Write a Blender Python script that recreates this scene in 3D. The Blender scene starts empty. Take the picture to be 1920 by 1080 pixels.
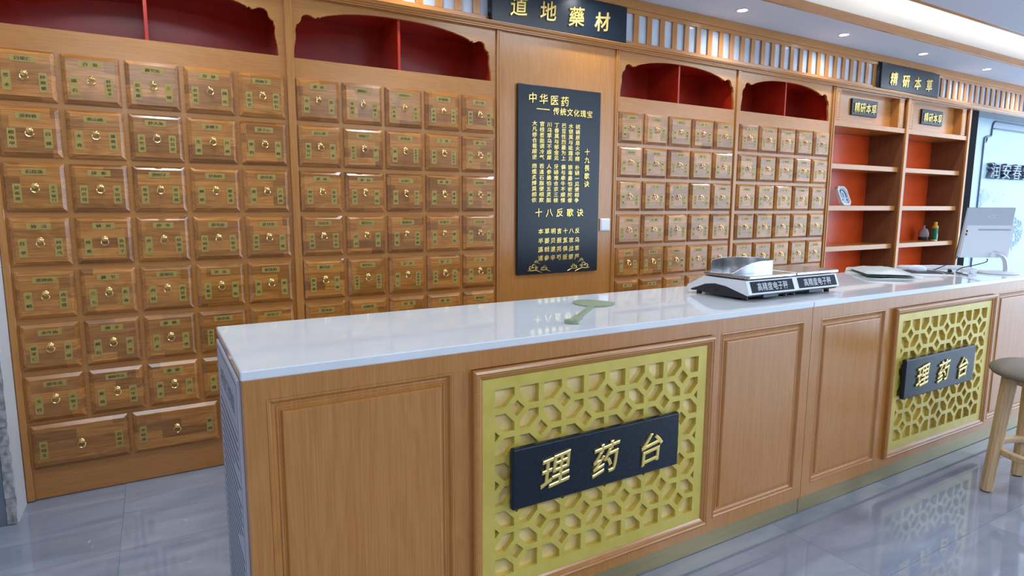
import bpy, bmesh, math, random
from mathutils import Vector, Matrix
R = math.radians
PI = math.pi
scene = bpy.context.scene
col = scene.collection

# ------------------------------------------------------------------ camera
CAM = Vector((0.6964, -3.4194, 1.3775))
YAW, PITCH, ROLL, FOC = 0.5291, 0.1352, 0.0044, 1147.556
fw = Vector((math.sin(YAW)*math.cos(PITCH), math.cos(YAW)*math.cos(PITCH), -math.sin(PITCH)))
rt = Vector((math.cos(YAW), -math.sin(YAW), 0)); up = rt.cross(fw)
r2 = rt*math.cos(ROLL) + up*math.sin(ROLL); u2 = up*math.cos(ROLL) - rt*math.sin(ROLL)
cd = bpy.data.cameras.new('camera'); cam = bpy.data.objects.new('camera', cd); col.objects.link(cam)
cd.sensor_width = 36; cd.lens = 36*FOC/1920; cd.clip_start = .02; cd.clip_end = 200
cam.matrix_world = Matrix(((r2.x, u2.x, -fw.x, CAM.x), (r2.y, u2.y, -fw.y, CAM.y), (r2.z, u2.z, -fw.z, CAM.z), (0, 0, 0, 1)))
scene.camera = cam

# ------------------------------------------------------------------ light, exposure
scene.view_settings.view_transform = 'Standard'; scene.view_settings.look = 'None'
scene.view_settings.gamma = 1; scene.view_settings.use_curve_mapping = False
scene.view_settings.exposure = -0.2
w = bpy.data.worlds.new('daylight'); scene.world = w; w.use_nodes = True
w.node_tree.nodes['Background'].inputs[0].default_value = (.62, .80, 1.0, 1)
w.node_tree.nodes['Background'].inputs[1].default_value = 5.2

def area(name, loc, sx, sy, power, color, rot=(0, 0, 0)):
    l = bpy.data.lights.new(name, 'AREA'); l.shape = 'RECTANGLE'; l.size = sx; l.size_y = sy
    l.energy = power; l.color = color
    o = bpy.data.objects.new(name, l); col.objects.link(o); o.location = loc; o.rotation_euler = rot
    return o
for px in (0.6, 3.4, 6.2, 9.0):                       # unseen ceiling panels: aisle row added to light the cabinets, other over shop floor
    for py, watt in ((-1.35, 20), (-5.0, 64)):
        area('unseen_ceiling_panel', (px, py, 2.865), 1.2, .6, watt, (.82, .91, 1.0))

# ------------------------------------------------------------------ node helpers
def mat(name, color=(.5, .5, .5), rough=.5, metal=0, spec=.5, emit=None, strength=0, coat=0):
    m = bpy.data.materials.new(name); m.use_nodes = True
    b = m.node_tree.nodes['Principled BSDF']
    b.inputs['Base Color'].default_value = (*color, 1); b.inputs['Roughness'].default_value = rough
    b.inputs['Metallic'].default_value = metal; b.inputs['Specular IOR Level'].default_value = spec
    b.inputs['Coat Weight'].default_value = coat; b.inputs['Coat Roughness'].default_value = .08
    if emit: b.inputs['Emission Color'].default_value = (*emit, 1); b.inputs['Emission Strength'].default_value = strength
    return m
def N(m, kind, **kw):
    n = m.node_tree.nodes.new(kind)
    for k, v in kw.items():
        if k in n.inputs.keys() if isinstance(k, str) else False: n.inputs[k].default_value = v
        else: setattr(n, k, v)
    return n
def ln(m, a, b): m.node_tree.links.new(a, b)
def ramp(m, stops):
    n = N(m, 'ShaderNodeValToRGB'); e = n.color_ramp.elements
    while len(e) < len(stops): e.new(.5)
    for x, (p, c) in zip(e, stops): x.position = p; x.color = (*c, 1)
    return n
def noise_mat(name, c1, c2, scale=(20, 20, 20), rough=.5, detail=4, spec=.5, metal=0, bump=0, lo=.35, hi=.65, nscale=1, coat=0):
    m = mat(name, c1, rough, metal, spec, coat=coat); b = m.node_tree.nodes['Principled BSDF']
    tc = N(m, 'ShaderNodeTexCoord'); mp = N(m, 'ShaderNodeMapping'); mp.inputs['Scale'].default_value = scale
    no = N(m, 'ShaderNodeTexNoise'); no.inputs['Scale'].default_value = nscale; no.inputs['Detail'].default_value = detail
    ln(m, tc.outputs['Object'], mp.inputs['Vector']); ln(m, mp.outputs['Vector'], no.inputs['Vector'])
    rp = ramp(m, [(lo, c1), (hi, c2)]); ln(m, no.outputs['Fac'], rp.inputs['Fac']); ln(m, rp.outputs['Color'], b.inputs['Base Color'])
    if bump:
        bp = N(m, 'ShaderNodeBump'); bp.inputs['Strength'].default_value = bump; bp.inputs['Distance'].default_value = .002
        ln(m, no.outputs['Fac'], bp.inputs['Height']); ln(m, bp.outputs['Normal'], b.inputs['Normal'])
    return m
def wood_mat(name, c_dark, c_mid, c_light, vertical=True, rough=.34, staves=False, spec=.5):
    """veneer: long fibres plus soft cathedral figure; staves = finger-jointed solid wood"""
    m = mat(name, c_mid, rough, 0, spec); nt = m.node_tree; b = nt.nodes['Principled BSDF']
    tc = N(m, 'ShaderNodeTexCoord'); src = tc.outputs['Object']
    if staves:
        oi = N(m, 'ShaderNodeObjectInfo'); off = N(m, 'ShaderNodeVectorMath', operation='SCALE')
        off.inputs[0].default_value = (7.3, 3.1, 5.7); ln(m, oi.outputs['Random'], off.inputs['Scale'])
        ad = N(m, 'ShaderNodeVectorMath', operation='ADD'); ln(m, src, ad.inputs[0]); ln(m, off.outputs[0], ad.inputs[1]); src = ad.outputs[0]
    def field(scale, detail, dist=0.0):
        mp = N(m, 'ShaderNodeMapping'); mp.inputs['Scale'].default_value = scale
        no = N(m, 'ShaderNodeTexNoise'); no.inputs['Scale'].default_value = 1; no.inputs['Detail'].default_value = detail
        no.inputs['Distortion'].default_value = dist
        ln(m, src, mp.inputs['Vector']); ln(m, mp.outputs['Vector'], no.inputs['Vector']); return no.outputs['Fac']
    fine = field((260, 260, 5) if vertical else (6, 260, 260), 3)
    fig = field((11, 11, 1.1) if vertical else (1.6, 14, 14), 2, 1.2)
    wv = N(m, 'ShaderNodeMath', operation='SINE'); ml = N(m, 'ShaderNodeMath', operation='MULTIPLY'); ml.inputs[1].default_value = 46
    ln(m, fig, ml.inputs[0]); ln(m, ml.outputs[0], wv.inputs[0])
    a = N(m, 'ShaderNodeMath', operation='MULTIPLY_ADD'); a.inputs[1].default_value = .09 if not staves else .10
    ln(m, wv.outputs[0], a.inputs[0]); ln(m, fine, a.inputs[2])
    rp = ramp(m, [(.22, c_dark), (.5, c_mid), (.78, c_light)]); ln(m, a.outputs[0], rp.inputs['Fac'])
    out = rp.outputs['Color']
    if staves:
        sx = N(m, 'ShaderNodeSeparateXYZ'); ln(m, src, sx.inputs[0]); cx = N(m, 'ShaderNodeCombineXYZ')
        ln(m, sx.outputs['X'], cx.inputs['X']); ln(m, sx.outputs['Z'], cx.inputs['Y'])
        br = N(m, 'ShaderNodeTexBrick'); br.offset = .37; br.inputs['Scale'].default_value = 1
        br.inputs['Mortar Size'].default_value = 0; br.inputs['Brick Width'].default_value = .23; br.inputs['Row Height'].default_value = .047
        br.inputs['Color1'].default_value = (.62, .60, .58, 1); br.inputs['Color2'].default_value = (1.22, 1.24, 1.24, 1)
        ln(m, cx.outputs[0], br.inputs['Vector'])
        mx = N(m, 'ShaderNodeMix', data_type='RGBA', blend_type='MULTIPLY'); mx.inputs['Factor'].default_value = 1
        ln(m, out, mx.inputs['A']); ln(m, br.outputs['Color'], mx.inputs['B']); out = mx.outputs['Result']
    ln(m, out, b.inputs['Base Color'])
    bp = N(m, 'ShaderNodeBump'); bp.inputs['Strength'].default_value = .12; bp.inputs['Distance'].default_value = .0006
    ln(m, fine, bp.inputs['Height']); ln(m, bp.outputs['Normal'], b.inputs['Normal'])
    return m

WOOD = wood_mat('oak_veneer_upright', (.43, .163, .034), (.485, .197, .043), (.53, .232, .058), True, .24, spec=.7)
WOODH = wood_mat('oak_veneer_lengthwise', (.44, .166, .036), (.485, .199, .044), (.52, .230, .057), False, .24, spec=.7)
DRAW = wood_mat('drawer_stave_wood', (.31, .108, .020), (.445, .172, .033), (.54, .236, .056), False, .22, True, spec=.75)
DARKW = wood_mat('walnut_side', (.17, .062, .024), (.21, .08, .032), (.24, .095, .04), True, .4)
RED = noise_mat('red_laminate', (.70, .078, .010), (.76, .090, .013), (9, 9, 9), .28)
NICHE_RED = noise_mat('red_laminate_shaded', (.40, .022, .007), (.45, .027, .009), (9, 9, 9), .25)  # deeper red for the drawer niches, their shade put into the colour
GOLDP = noise_mat('gold_lacquer', (.60, .455, .075), (.67, .52, .10), (14, 14, 14), .34, 5, .6, .12)
GOLDB = noise_mat('pale_gold_backing', (.74, .53, .18), (.86, .66, .29), (22, 22, 22), .16, 5, .5, .15)
GOLDL = mat('polished_gold_letter', (.86, .64, .20), .2, .55)
BRASS = mat('brass', (.90, .66, .25), .14, 1)
PLATE = noise_mat('brass_label_plate', (.40, .275, .062), (.46, .32, .085), (60, 60, 60), .38, 3, .4, .1)
INK = mat('black_ink', (.008, .007, .006), .5)
NAVY = noise_mat('black_lacquer_board', (.006, .011, .019), (.010, .017, .029), (300, 300, 300), .26, 2, .38, 0, .12)
SKIRT = noise_mat('champagne_skirting', (.36, .29, .15), (.40, .325, .17), (2, 90, 90), .3, 3, .5, .55)
QUARTZ = noise_mat('white_quartz', (.72, .74, .76), (.80, .82, .84), (3, 3, 3), .035, 5, .6)
WHITE = mat('white_paint', (.74, .77, .80), .6)
CEIL = mat('ceiling_paint', (.70, .76, .84), .75)
PLASTIC = mat('white_plastic', (.82, .83, .87), .32)
BLACKP = mat('black_plastic', (.018, .021, .027), .38)
DKGREY = mat('dark_gap', (.008, .009, .012), .9, 0, .1)
STEEL = noise_mat('brushed_steel', (.62, .62, .63), (.72, .72, .73), (4, 160, 160), .22, 3, .5, 1)
SAGE = noise_mat('sage_green_plastic', (.30, .35, .22), (.33, .38, .24), (50, 50, 50), .45)
BEECH = wood_mat('pale_beech', (.48, .30, .15), (.60, .40, .22), (.68, .47, .27), True, .42)
FABRIC = noise_mat('taupe_leatherette', (.20, .165, .125), (.24, .20, .15), (400, 400, 400), .6, 2, .4, 0, .3)
PANEL = noise_mat('frosted_acrylic', (.46, .51, .60), (.60, .65, .74), (5, 5, 3), .10, 3, .6)
TVW = mat('pale_blue_wall', (.41, .545, .625), .35)
LETS = mat('letter_silver', (.17, .20, .25), .3, .5)
TILE = None

# ------------------------------------------------------------------ mesh helpers
class M:
    def __init__(s): s.v, s.f, s.m = [], [], []
    def add(s, vs, fs, mi=0):
        o = len(s.v); s.v += [tuple(p) for p in vs]
        for f in fs: s.f.append(tuple(i+o for i in f)); s.m.append(mi)
        return s
    def box(s, x0, x1, y0, y1, z0, z1, mi=0, c=0):
        if c:
            c = min(c, (x1-x0)*.45, (y1-y0)*.45, (z1-z0)*.45)
            bm = bmesh.new(); bmesh.ops.create_cube(bm, size=1)
            for v in bm.verts: v.co = ((x0+x1)/2+v.co.x*(x1-x0), (y0+y1)/2+v.co.y*(y1-y0), (z0+z1)/2+v.co.z*(z1-z0))
            bmesh.ops.bevel(bm, geom=bm.edges[:], offset=c, segments=1, affect='EDGES', profile=.5)
            bm.verts.index_update(); s.add([v.co for v in bm.verts], [[v.index for v in f.verts] for f in bm.faces], mi); bm.free(); return s
        vs = [(x, y, z) for x in (x0, x1) for y in (y0, y1) for z in (z0, z1)]
        return s.add(vs, [(0, 1, 3, 2), (4, 6, 7, 5), (0, 4, 5, 1), (2, 3, 7, 6), (0, 2, 6, 4), (1, 5, 7, 3)], mi)
    def prism(s, pts, f0, f1, mi=0):
        """pts: 2D outline; f0/f1 map (u, v) to 3D for the two caps"""
        n = len(pts); vs = [f0(*p) for p in pts] + [f1(*p) for p in pts]
        fs = [tuple(range(n)), tuple(range(2*n-1, n-1, -1))] + [(i, n+i, n+(i+1) % n, (i+1) % n) for i in range(n)]
        return s.add(vs, fs, mi)
    def yprism(s, pts, y0, y1, mi=0): return s.prism(pts, lambda u, v: (u, y0, v), lambda u, v: (u, y1, v), mi)
    def zprism(s, pts, z0, z1, mi=0): return s.prism(pts, lambda u, v: (u, v, z0), lambda u, v: (u, v, z1), mi)
    def rings(s, loops, cap0=False, cap1=True, mi=0):
        n = len(loops[0]); vs = [p for l in loops for p in l]; fs = []
        for k in range(len(loops)-1):
            for i in range(n): fs.append((k*n+i, k*n+(i+1) % n, (k+1)*n+(i+1) % n, (k+1)*n+i))
        if cap0: fs.append(tuple(range(n-1, -1, -1)))
        if cap1: fs.append(tuple(range((len(loops)-1)*n, len(loops)*n)))
        return s.add(vs, fs, mi)
    def profile(s, x0, x1, z0, z1, y, prof, cap=True, mi=0):
        """nested rectangles on a wall facing -y: prof = [(inset, stand-off)]"""
        L = [[(x0+a, y-d, z0+a), (x1-a, y-d, z0+a), (x1-a, y-d, z1-a), (x0+a, y-d, z1-a)] for a, d in prof]
        return s.rings(L, False, cap, mi)
    def lathe(s, prof, c=(0, 0, 0), n=24, mi=0, cap=True):
        L = [[(c[0]+r*math.cos(2*PI*i/n), c[1]+r*math.sin(2*PI*i/n), c[2]+z) for i in range(n)] for r, z in prof]
        return s.rings(L, cap, cap, mi)
    def tube(s, pts, r, n=8, mi=0, closed=False):
        pts = [Vector(p) for p in pts]; L = []; N_ = len(pts); ref = None
        rr = r if isinstance(r, (list, tuple)) else [r]*N_
        for i, p in enumerate(pts):
            if closed: t = pts[(i+1) % N_]-pts[i-1]
            else: t = pts[min(i+1, N_-1)]-pts[max(i-1, 0)]
            t.normalize()
            if ref is None: ref = Vector((0, 0, 1)) if abs(t.z) < .9 else Vector((1, 0, 0))
            a = (ref - t*ref.dot(t)).normalized(); b = t.cross(a); ref = a
            L.append([p+(a*math.cos(2*PI*k/n)+b*math.sin(2*PI*k/n))*rr[i] for k in range(n)])
        if closed: L.append(L[0])
        return s.rings(L, not closed, not closed, mi)
    def mesh(s, name, mats, smooth=None):
        me = bpy.data.meshes.new(name); me.from_pydata(s.v, [], s.f)
        for m in (mats if isinstance(mats, (list, tuple)) else [mats]): me.materials.append(m)
        me.polygons.foreach_set('material_index', s.m)
        bm = bmesh.new(); bm.from_mesh(me); bmesh.ops.recalc_face_normals(bm, faces=bm.faces); bm.to_mesh(me); bm.free()
        if smooth:
            me.polygons.foreach_set('use_smooth', [True]*len(me.polygons)); me.set_sharp_from_angle(angle=R(smooth))
        me.update(); return me
    def obj(s, name, mats, parent=None, smooth=None, loc=None):
        return link(name, s.mesh(name, mats, smooth), parent, loc)
def link(name, me, parent=None, loc=None):
    o = bpy.data.objects.new(name, me); col.objects.link(o)
    if parent: o.parent = parent; o.matrix_parent_inverse = Matrix.Identity(4)
    if loc is not None: o.location = loc
    return o
def thing(name, label, cat, loc=(0, 0, 0), group=None, rotz=0):
    o = bpy.data.objects.new(name, None); col.objects.link(o); o.location = loc; o.rotation_euler = (0, 0, rotz); o.empty_display_size = .1
    return tag(o, label, cat, group)
def tag(o, label, cat, group=None):
    o['label'] = label; o['category'] = cat
    if group: o['group'] = group
    return o
def struct(o): o['kind'] = 'structure'; return o
def loc(t, p): return (p[0]-t.location.x, p[1]-t.location.y, p[2]-t.location.z)
def arc(cx, cy, r, a0, a1, n, ry=None): return [(cx+r*math.cos(R(a0+(a1-a0)*i/n)), cy+(ry or r)*math.sin(R(a0+(a1-a0)*i/n))) for i in range(n+1)]
def rrect(x0, x1, z0, z1, r, n=3): return arc(x1-r, z1-r, r, 0, 90, n)+arc(x0+r, z1-r, r, 90, 180, n)+arc(x0+r, z0+r, r, 180, 270, n)+arc(x1-r, z0+r, r, 270, 360, n)

# ------------------------------------------------------------------ lettering (the built-in font only)
POEM = ['硫磺原是火中精', '朴硝一见便相争', '水银莫与砒霜见', '狼毒最怕密陀僧', '巴豆性烈最为上', '偏与牵牛不顺情', '丁香莫与郁金见', '牙硝难合京三棱',
        '川乌草乌不顺犀', '人参最怕五灵脂', '官桂善能调冷气', '若逢石脂便相欺', '大凡修合看顺逆', '炮爁炙煿莫相依']
FAN = ['本草明言十八反', '半蒌贝蔹芨攻乌', '藻戟遂芫俱战草', '诸参辛芍叛藜芦']
HERB_A = [['白果仁|苍术|炒蒺藜', '白蔹|磁石|麸炒苍术', '藕节炭|忍冬藤|三棱', '百部|合欢花|槐花', '苘麻子|五倍子|阳起石'],
          ['烫狗脊|醋龟甲|白薇', '焦山楂|木香|蒲黄炭', '胖大海|天竺黄|石见穿', '金樱子|生姜|升麻', '莲子心|锁阳|乌梅'],
          ['石菖蒲|吴茱萸|王不留行', '续断|川贝母|半边莲', '预知子|苍耳子|草豆蔻', '皂角刺|蝉蜕|醋乳香', '高良姜|莲须|六神曲'],
          ['独活|红参|何首乌', '蜂房|降香|急性子', '茯苓|芥子|绞股蓝', '茯苓皮|乌梢蛇|九香虫', '炙甘草|淡豆豉|豆蔻'],
          ['焦神曲|全蝎|肉豆蔻', '藕节|三七|乳香', '金银花|肉桂|肉苁蓉', '芡实|土鳖虫|蜈蚣', '板蓝根|黄芪|黄连'],
          ['水牛角|郁李仁|紫草', '细辛|赭石|灵芝', '香橼|白术|大枣', '血余炭|麸炒白术|', '余甘子||'],
          ['款冬花|玉竹|天葵子', '蜜款冬花|紫菀|川牛膝', '桑椹|佛手|当归', '|牛膝|', '||']]
HERB_B = [['桑枝|水蛭|苏木', '燀桃仁|车前草|川楝子', '炒苍耳子|川木香|穿山龙', '炒僵蚕|大血藤|大青叶', '浮小麦|鬼箭羽|醋鳖甲'],
          ['灯心草|番泻叶|莪术', '地肤子|麸炒山药|防己', '地骨皮|葛根|麸炒薏苡仁', '丁香|青葙子|广金钱草', '薤白|白及|白英'],
          ['虎杖|预知子|韭菜子', '黄柏|决明子|桂枝', '火麻仁|苦参|苦杏仁', '蒺藜|连翘|莱菔子', '金钱草|漏芦|麻黄'],
          ['马齿苋|千年健|蒲公英', '蜜百合|前胡|茜草', '蜜麻黄|青蒿|青风藤', '牛蒡子|青皮|瞿麦', '白头翁|诃子|干姜'],
          ['桑白皮|熟大黄|龙骨', '燀苦杏仁|炒莱菔子|炒酸枣仁', '山药|桃仁|烫骨碎补', '射干|天花粉|土茯苓', '儿茶|桂枝|黑芝麻'],
          ['西洋参||', '仙鹤草||', '仙茅||', '香附||', '香加皮||']]
HERB_D = [['龙眼肉|地榆|金樱子', '红景天|女贞子|炒白芍', '款冬花|水蛭|鱼腥草', '黄芩|雷公根|鹿衔草', '马鞭草|伊贝母|片姜黄'],
          ['法半夏|谷芽|瓦楞子', '清半夏|天麻|荷叶', '姜半夏|山豆根|浮小麦', '佛手|羊藿|小蓟', '红花|蕲蛇|合欢皮'],
          ['阿胶|檀香|千里光', '沉香|沙苑子|薏苡仁', '佩兰|酸枣仁|红花', '马勃|北沙参|人参', '桑螵蛸|穿心莲|三棱'],
          ['鸡血藤|太子参|黄精', '木贼|山柰|泽泻', '桑叶|金银花|枸杞子', '葛根|麦冬|制远志', '五味子|骨碎补|大腹皮'],
          ['枇杷叶|砂仁|鸡内金', '旋覆花|甘遂|酸枣皮', '炒槐花|远志|蝉蜕', '延胡索|通草|大黄', '红参|知母|川芎'],
          ['桂子||', '陈皮||', '百部根||', '赤芍||', '独活||']]
HERB_E = [['秦艽|覆盆子|巴戟天', '白茅根|女贞子|白扁豆', '徐长卿|车前子|鹅不食', '川芎|牛蒡子|番泻叶', '山慈菇|炒麦芽|天南星'],
          ['覆盆子|白芷|乌药', '路路通|白前|荷叶', '荔枝核|红景天|枳壳', '煅牡蛎|白薇|络石藤', '炒山楂|山茱萸|金沸草'],
          ['地肤子|菟丝子|紫苏叶', '龙胆|藁本|甘草', '大黄|鸡冠花|浮萍', '海螵蛸|白鲜皮|天花粉', '伸筋草|百合|紫花地丁'],
          ['广藿香|高良姜|麦芽', '密花|昆布|桑寄生', '芦根|柏子仁|夏枯草', '泽兰|郁金|木瓜', '益母草|玄参|决明子'],
          ['竹茹|狗脊|枳实', '紫草|辛夷|卷柏', '桔梗|白前|竹叶', '贝母|青黛|石膏', '生地黄|麻黄|白果'],
          ['连翘||', '防风||', '薄荷||', '荆芥||', '羌活||']]
WIDE_A = ['巴戟天|白扁豆', '半枝莲|柴胡', '|']
_all = set('中华医药—传统文化瑰宝十九畏歌诀八反理台道地藥材精研本草高精度电子秤润安春堂中药房工作制度')
for H in (HERB_A, HERB_B, HERB_D, HERB_E):
    for r_ in H:
        for s_ in r_: _all |= set(s_)
for s_ in POEM+FAN+WIDE_A+['AOC', '精研本草']: _all |= set(s_)
_all.discard('|')
GLY = {}
def build_glyphs():
    tmp = []
    raised = set('中华医药—传统文化瑰宝十九畏歌诀八反理台道地藥材精研本草高度电子秤润安春堂') | set(''.join(POEM+FAN))
    for ch in sorted(_all):
        for st in 'fr':
            if st == 'r' and ch not in raised: continue
            cu = bpy.data.curves.new('glyph', 'FONT'); cu.body = ch; cu.resolution_u = (2 if ord(ch) > 256 else 4) if st == 'f' else 2; cu.offset = 0
            if st == 'r': cu.extrude = .03; cu.bevel_depth = .018; cu.bevel_resolution = 0; cu.offset = -.002
            o = bpy.data.objects.new('glyph', cu); col.objects.link(o); tmp.append((ch, st, o, cu))
    bpy.context.view_layer.update(); dg = bpy.context.evaluated_depsgraph_get()
    for ch, st, o, cu in tmp:
        ev = o.evaluated_get(dg); me = ev.to_mesh()
        vs = [tuple(v.co) for v in me.vertices]; fs = [tuple(p.vertices) for p in me.polygons]
        lat = ord(ch) < 256
        GLY[ch, st] = ([(x-(.5 if not lat else .34), y-(.385 if not lat else .35), z) for x, y, z in vs], fs)
        ev.to_mesh_clear()
    for ch, st, o, cu in tmp: bpy.data.objects.remove(o); bpy.data.curves.remove(cu)
build_glyphs()
def glyph(mb, ch, cx, cz, sx, sz, y, depth=0, mi=0, style=None, rise=.10, lean=0.0):
    """one character lying on a wall that faces -y, its strokes rising to the right as a brush writes them"""
    if ch in ' |': return
    vs, fs = GLY[ch, style or ('r' if depth else 'f')]
    for k in ((-.017, .017) if not depth else (0,)):       # printed characters are struck twice, side by side, for a heavier stroke
        mb.add([(cx+(x+k+lean*z_)*sx, y-(d+.048)*depth-abs(k-.017)*.002, cz+(z_+rise*x)*sz) for x, z_, d in vs], fs, mi)

# ------------------------------------------------------------------ room shell
FX0, FX1, FY0, FY1 = -1.6, 12.6, -8.0, .42
m = mat('grout', (.22, .225, .24), .7)
floor = struct(M().box(FX0, FX1, FY0, FY1, -.10, -.004).obj('floor', m))
def tile_mat():
    m = mat('polished_grey_tile', (.4, .42, .45), .04, 0, .8); b = m.node_tree.nodes['Principled BSDF']
    tc = N(m, 'ShaderNodeTexCoord'); oi = N(m, 'ShaderNodeObjectInfo')
    off = N(m, 'ShaderNodeVectorMath', operation='SCALE'); off.inputs[0].default_value = (31, 17, 9); ln(m, oi.outputs['Random'], off.inputs['Scale'])
    ad = N(m, 'ShaderNodeVectorMath', operation='ADD'); ln(m, tc.outputs['Object'], ad.inputs[0]); ln(m, off.outputs[0], ad.inputs[1])
    mp = N(m, 'ShaderNodeMapping'); mp.inputs['Rotation'].default_value = (0, 0, R(28)); mp.inputs['Scale'].default_value = (2.0, 8.5, 1)
    ln(m, ad.outputs[0], mp.inputs['Vector'])
    n1 = N(m, 'ShaderNodeTexNoise'); n1.inputs['Scale'].default_value = 1; n1.inputs['Detail'].default_value = 7; n1.inputs['Distortion'].default_value = .8
    ln(m, mp.outputs['Vector'], n1.inputs['Vector'])
    rp = ramp(m, [(.3, (.23, .255, .32)), (.52, (.285, .31, .38)), (.72, (.35, .375, .44))]); ln(m, n1.outputs['Fac'], rp.inputs['Fac'])
    ln(m, rp.outputs['Color'], b.inputs['Base Color']); return m
TILE = tile_mat(); TS = .8175; g = .0006
tme = M().box(g, TS-g, g, TS-g, -.004, 0).mesh('tile', TILE)
i0, j0 = -3, -9
for i in range(i0, 15):
    for j in range(j0, 2):
        x, y = .5+i*TS, -.66+j*TS
        x0, x1, y0, y1 = max(x, FX0), min(x+TS, FX1), max(y, FY0), min(y+TS, FY1)
        if x1-x0 < .05 or y1-y0 < .05: continue
        if x1-x0 > TS-.001 and y1-y0 > TS-.001: link('tile', tme, floor, (x, y, 0))
        else: M().box(x0+g, x1-g, y0+g, y1-g, -.004, 0).obj('tile', TILE, floor)
struct(M().box(FX0, FX1, .40, .52, 0, 3.2).obj('wall_back', WHITE))
struct(M().box(FX0-.12, FX0, FY0, .40, 0, 3.2).obj('wall_left', WHITE))
struct(M().box(FX0, 7.4, FY0-.12, FY0, 0, 3.2).obj('wall_front', noise_mat('front_wall', (.34, .36, .40), (.38, .40, .44), (3, 3, 3), .7)))
# white pier beside the first cabinet, with a grey cladding sheet and its crumbling edge
struct(M().box(FX0, .112, -.178, .40, 0, 2.79).obj('wall_pier', WHITE)).name = 'wall_side'
struct(M().box(-.62, .072, -.192, -.1785, .001, 2.79).obj('trim_1', noise_mat('grey_cladding', (.13, .155, .19), (.19, .22, .26), (5, 5, 5), .25, 6)))
mb = M(); random.seed(4)
for k in range(70):
    z = .004+k*.0395; mb.box(.076+random.uniform(-.002, .003), .108+random.uniform(-.004, .003), -.197+random.uniform(-.006, .004), -.1785, z, z+.041, 0)
struct(mb.obj('trim_2', noise_mat('rough_plaster_edge', (.20, .195, .19), (.52, .51, .5), (40, 40, 25), .9, 6)))
# ceiling: soffit over the cabinets, wood fascia, lit cove, main ceiling with a wood edge
ceil = struct(M().box(FX0, FX1, FY0, -.85, 2.87, 2.95).obj('ceiling', CEIL))
struct(M().box(FX0, FX1, -.425, .40, 2.79, 2.815).obj('ceiling_soffit', CEIL)).name = 'ceiling_soffit'
struct(M().box(FX0, FX1, -.447, -.427, 2.788, 2.856, 0, .002).obj('trim_3', WOODH))
struct(M().box(FX0, FX1, -.85, -.81, 2.868, 2.93, 0, .002).obj('trim_4', WOODH))
struct(M().box(FX0, FX1, -1.2, .40, 3.08, 3.12).obj('ceiling_tray', CEIL))
LED = mat('warm_led', (1, .9, .75), .5, emit=(1.0, .80, .58), strength=34)
tag(M().box(FX0+.1, FX1-.1, -.30, -.285, 2.8151, 2.823).obj('led_strip', LED), 'warm light strip lying hidden in the ceiling cove above the wood fascia', 'light')

# ------------------------------------------------------------------ frieze, cornice
def frieze(x0, x1, phase, label, h0, h1):
    t = thing('slatted_frieze', label, 'frieze', (x0, .02, 2.475), 'slatted friezes along the top of the cabinets'); ox, oy, oz = -x0, -.02, -2.475
    P = lambda b, n, mm: b.obj(n, mm, t, None)
    def bx(n, a, b, y0, y1, z0, z1, mm, c=.0015): return P(M().box(a+ox, b+ox, y0+oy, y1+oy, z0+oz, z1+oz, 0, c), n, mm)
    bx('bottom_rail', x0, x1, .022, .034, 2.475, 2.512, WOODH)
    bx('top_rail', x0, x1, .022, .034, 2.698, 2.728, WOODH)
    bx('head_board', h0, h1, .010, .034, 2.728, 2.789, WOODH)
    bx('backing_panel', x0, x1, .037, .046, 2.475, 2.7275, PANEL, 0)
    p = .1226; w_ = .0465
    k = math.ceil((x0-phase)/p)-1
    sm = M().box(0, w_, 0, .012, 0, .186, 0, .0015).mesh('slat', WOOD)
    while True:
        a = phase+k*p-w_; k += 1
        if a >= x1: break
        b = a+w_
        if b <= x0+.004: continue
        if a < x0 or b > x1: bx('slat', max(a, x0), min(b, x1), .022, .034, 2.512, 2.698, WOOD)
        else: link('slat', sm, t, (a+ox, .022+oy, 2.512+oz))
    return t
frieze(.112, 2.537, 1.99, 'slatted wooden frieze over the two left drawer cabinets', .112, 3.06)
frieze(3.588, 6.690, 3.611, 'slatted wooden frieze between the two long black header signs', 3.0605, 7.21)
frieze(7.735, 12.5, 7.92, 'slatted wooden frieze right of the second header sign, above the pale blue wall', 7.2105, 12.5)
def cornice_mesh(x0, x1):
    pr = [(.02, 2.438), (-.004, 2.438), (-.004, 2.444), (-.012, 2.447), (-.012, 2.452), (-.022, 2.458), (-.026, 2.464), (-.026, 2.468), (-.032, 2.470), (-.032, 2.475), (.02, 2.475)]
    return M().prism(pr, lambda u, v: (x0, u, v), lambda u, v: (x1, u, v))
tag(cornice_mesh(.112, 3.64).obj('cornice', WOODH), 'long stepped wood cornice under the left header sign', 'moulding')
tag(cornice_mesh(3.641, 8.69).obj('cornice', WOODH), 'long stepped wood cornice above the right drawer cabinets and red shelves', 'moulding')
tag(cornice_mesh(8.691, 12.5).obj('cornice', WOODH), 'stepped wood cornice along the top of the pale blue wall', 'moulding')

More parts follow.
